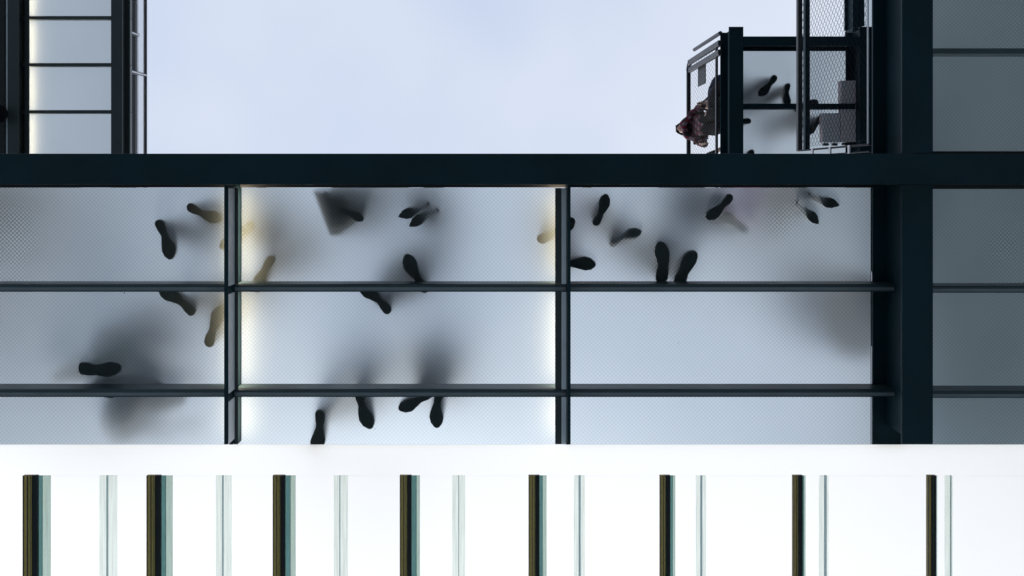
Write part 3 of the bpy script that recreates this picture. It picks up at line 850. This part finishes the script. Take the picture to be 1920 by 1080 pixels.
        bmesh.ops.recalc_face_normals(bm, faces=bm.faces[:])
        link_bm('coat', bm, CLOTH[top] if isinstance(top, str) else top, body, True)
    if hair:
        bm = bmesh.new()
        bmesh.ops.create_uvsphere(bm, u_segments=20, v_segments=12, radius=1)
        cen = V['brow'][0] + Vector((0, 0, 0.02)) - f * 0.018
        r_ = 0.108 * s
        kill = []
        for v in bm.verts:
            q = Vector((v.co.x * r_, v.co.y * r_ , v.co.z * r_ * 1.08))
            w = 1 + 0.05 * math.sin(9 * v.co.x + 5 * v.co.z) + 0.04 * math.sin(13 * v.co.y)
            v.co = cen + q * w
            if q.dot(f) > 0.035 and q.z < 0.045 or q.z < -0.085: kill.append(v)
        bmesh.ops.delete(bm, geom=kill, context='VERTS')
        link_bm('hair', bm, hair if not isinstance(hair, bool) else M_HAIR, body, True)
    return body, V, f, lat, s

T = (M_SOLE_LIT, M_SHOE_BR)
ppl = [
    # label, shoes, kwargs
    ('person in flat shoes, feet apart, in the top panel left of the left mullion', [((322, 486), (297, 412), 0, 0), ((418, 412), (351, 386), 0, 0)], dict(top='grey', legs='denim')),
    ('person whose warm lit soles straddle the left mullion in the top row of panels', [((414, 466), (476, 418), 0, 0), ((480, 548), (512, 480), 0, 0)], dict(smats=T, top='khaki', legs='brown')),
    ('person with one sole under the first bar and a warm lit sole touching the left mullion', [((300, 540), (366, 588), 0, 0), ((420, 572), (390, 650), 0, 0)], dict(smats=T, top='grey', legs='khaki')),
    ('person striding in heavy dark boots in the lower left panel, one foot lifted and blurred', [((228, 690), (148, 690), 0, 0), ((150, 712), (72, 722), 0.16, 0.05)], dict(style='boot', top='denim', legs='green', lean=(0.14, -0.05), coat=(.5, .22))),
    ('person crouching in a dark coat, a blurred shadow in the bottom left panel', [((318, 732), (243, 732), 0, 0), ((230, 732), (156, 732), 0, 0)], dict(top='denim', legs='denim', crouch=0.6, lean=(-0.12, 0.24), coat=(.5, .17), bulk=1.0, H=1.5, arms='rail')),
    ('person seen only as a blurred shadow in the top left corner of the floor', [((-70, 372), (-140, 372), 0, 0), ((-66, 420), (-136, 424), 0, 0)], dict(top='grey', legs='grey', H=1.75, coat=(.4, .28))),
    ('person in pointed heels, two soles side by side in the top middle panel', [((747, 407), (807, 379), 0, 0), ((767, 424), (825, 392), 0, 0)], dict(style='pointed', top='grey', legs='grey', H=1.62)),
    ('person mid stride across the first bar in the middle bay', [((760, 477), (801, 548), 0, 0), ((676, 535), (732, 586), 0, 0)], dict(top='navy', legs='navy', coat=(.6, .22))),
    ('person in the middle bay with one sole cut off by the white band', [((592, 848), (601, 768), 0, 0), ((695, 804), (672, 726), 0, 0)], dict(top='navy', legs='black', smats=(M_SOLE, M_SHOE_BR), coat=(.6, .21))),
    ('person with feet turned out just below the second bar in the middle bay', [((748, 768), (812, 733), 0, 0), ((818, 802), (826, 725), 0, 0)], dict(top='navy', legs='black', coat=(.65, .2))),
    ('person in slim shoes at the upper left of the third bay, soles apart', [((1138, 364), (1115, 423), 0, 0), ((1202, 432), (1143, 460), 0.004, 0.02)], dict(style='shoe', top='mauve', legs='brown', H=1.62)),
    ('person straddling the right mullion, one dark toe beside it and a pale heel glowing', [((1078, 412), (1008, 452), 0, 0), ((1117, 495), (1040, 497), 0, 0)], dict(top='khaki', legs='grey')),
    ('person in broad dark shoes standing over the first bar in the third bay', [((1239, 452), (1240, 530), 0, 0), ((1302, 470), (1270, 540), 0, 0)], dict(style='boot', top='navy', legs='navy', coat=(.65, .22))),
    ('person turning with one sharp narrow sole and one lifted blurred shoe in the third bay', [((1325, 411), (1372, 366), 0, 0), ((1352, 400), (1408, 438), 0.05, 0.05)], dict(style='shoe', top='navy', legs='navy', lean=(-0.1, -0.02), coat=(.75, .2))),
    ('person in pointed heels and mauve coat at the right end of the third bay', [((1573, 386), (1512, 361), 0, 0), ((1535, 420), (1490, 378), 0, 0)], dict(style='pointed', top='mauve', legs='brown', H=1.65, coat=(.72, .22))),
    ('person hidden by the dark girder, only a blurred shadow in the middle right panel', [((1641, 592), (1698, 594), 0, 0), ((1641, 632), (1698, 640), 0, 0)], dict(top='denim', legs='denim', lean=(-0.22, 0), coat=(.4, .27))),
]
for lab, sh, kw in ppl:
    person(lab, D0, sh, **kw)

# person in a long flared coat: hem almost on the glass
b_, V, f, lat, s = person('person in a long flared dark coat whose hem sweeps the glass in the middle bay', D0, [((682, 412), (634, 392), 0, 0), ((648, 372), (604, 362), 0.03, 0)], top='black', legs='black', H=1.66, lean=(0.12, -0.02))
hem = [(585, 358), (640, 362), (690, 382), (684, 404), (662, 424), (634, 442), (618, 442), (606, 412), (594, 380)]
bm = bmesh.new(); prev = None
wc = V['belly'][0]
for q, (tt, hz) in enumerate(((0, 0.075), (0.12, 0.22), (0.4, 0.5), (0.75, 0.85), (1, 1.08))):
    ring = []
    for i, (hx, hy) in enumerate(hem):
        hp = P(hx, hy, D0 + GT + 0.03)
        ang = math.atan2(hp.y - 0.22, hp.x + 1.15)
        wp = wc + Vector((0.16 * math.cos(ang), 0.16 * math.sin(ang), 0))
        c = hp.lerp(wp, tt)
        ring.append(bm.verts.new((c.x, c.y, ZA(D0) + GT + hz)))
    if prev:
        for i in range(len(hem)):
            j = (i + 1) % len(hem)
            bm.faces.new((prev[i], prev[j], ring[j], ring[i]))
    prev = ring
bmesh.ops.recalc_face_normals(bm, faces=bm.faces[:])
link_bm('coat', bm, CLOTH['black'], b_, True)

# people on the small upper platform
person('person on the small upper platform with two black soles on its first pane', D1, [((1423, 180), (1455, 142), 0, 0), ((1476, 200), (1477, 156), 0, 0)], top='brown', legs='navy', face=(-1, 0.1), lean=(-0.32, 0.03), H=1.62)
person('person on the small upper platform with two soles behind the mesh beside the cabinets', D1, [((1534, 190), (1488, 207), 0, 0), ((1510, 252), (1543, 217), 0, 0)], top='black', legs='navy', H=1.66)
person('person half behind the long beam on the small upper platform, only a toe tip showing', D1, [((1412, 281), (1388, 318), 0, 0), ((1440, 300), (1420, 330), 0, 0)], top='grey', legs='black', H=1.7)
nb, V, f, lat, s = person('person in a navy beanie seen through the mesh beside the plaid scarf', D1, [((1362, 148), (1392, 150), 0, 0), ((1358, 186), (1390, 182), 0, 0)], top='navy', legs='black', face=(1, 0), lean=(0.16, 0), H=1.68, hair=CLOTH['navy'])

# the person at the rail in a plaid scarf
wb, V, f, lat, s = person('person in a plaid scarf leaning out over the mesh railing of the upper platform', D1, [((1395, 208), (1398, 212), 0, 0)] and [((1362, 236), (1408, 226), 0, 0), ((1360, 205), (1392, 206), 0, 0)],
                          top=M_PLAID, legs='black', face=(-1, 0.05), lean=(-0.17, 0.03), H=1.66, arms='down', head_fwd=0.07, bulk=1.1)
for sg in (1, -1):
    bm = bmesh.new(); bmesh.ops.create_uvsphere(bm, u_segments=10, v_segments=6, radius=0.012)
    bmesh.ops.translate(bm, verts=bm.verts[:], vec=V['brow'][0] + f * 0.088 + lat * sg * 0.033 + Vector((0, 0, -.015)))
    link_bm('eye', bm, M_GASKET, wb, True)
bm = bmesh.new(); mc = V['jaw'][0] + f * 0.072 + Vector((0, 0, -.005)); bar(bm, mc - lat * .022, mc + lat * .022, .005, 6); link_bm('mouth', bm, CLOTH['mauve'], wb, True)
# scarf wound round the neck and shoulders in loose uneven turns
bm = bmesh.new(); n = 40; m = 10
cn = V['neck'][0]
for turn, (R1, R2, dz, rr) in enumerate(((.075, .08, .0, .045), (.11, .13, -.08, .055), (.13, .18, -.18, .05))):
    g = []
    for i in range(n):
        a = 2 * math.pi * i / n
        w = 1 + .10 * math.sin(3 * a + turn) + .05 * math.sin(7 * a)
        c = cn + f * (R1 * w * math.cos(a)) + lat * (R2 * w * math.sin(a)) + Vector((0, 0, dz + .03 * math.sin(2 * a + turn)))
        rad = (f * math.cos(a) + lat * math.sin(a))
        g.append([bm.verts.new(c + rr * (1 + .18 * math.sin(5 * a + k_)) * (rad * math.cos(2*math.pi*k_/m) * .8 + Vector((0, 0, math.sin(2*math.pi*k_/m))))) for k_ in range(m)])
    for i in range(n):
        for k_ in range(m):
            j, l = (i + 1) % n, (k_ + 1) % m
            bm.faces.new((g[i][k_], g[j][k_], g[j][l], g[i][l]))
bmesh.ops.recalc_face_normals(bm, faces=bm.faces[:])
sc = link_bm('scarf', bm, M_PLAID, wb, True)
# hanging fringed end
bm = bmesh.new()
q0 = P(1303, 246, 9.6)
box(bm, q0.x - .02, q0.x + .06, q0.y, q0.y + .17, q0.z - .03, q0.z + .01, .006)
box(bm, q0.x - .03, q0.x + .05, q0.y - .08, q0.y - .005, q0.z - .02, q0.z + .03, .006)
for k_ in range(7):
    bar(bm, (q0.x + .03 + .012 * k_, q0.y + .02, q0.z), (q0.x + .06 + .018 * k_, q0.y + .10 + .01 * (k_ % 3), q0.z - .01), .007, 5)
link_bm('fringe', bm, CLOTH['black'], sc)

# small dark rounded object at the far left edge of the high bridge
bm = bmesh.new(); bmesh.ops.create_uvsphere(bm, u_segments=20, v_segments=12, radius=0.14)
for v in bm.verts: v.co = Vector((v.co.x * 1.0, v.co.y * 1.15, v.co.z * (1.1 if v.co.z > 0 else 0.8))) + P(-3, 213, D3B - .2)
fixture = thing('globe_fixture', 'small dark rounded lamp housing cut by the left edge, under the bridge side wall', 'fixture', P(-3, 213, D3B - .2))
link_bm('housing', bm, CLOTH['black'], fixture, True)
bm = bmesh.new(); p_ = P(-3, 213, D3B - .1); bar(bm, p_, p_ + Vector((0, 0, .09)), .03, 8); link_bm('bracket', bm, M_RAIL, fixture)
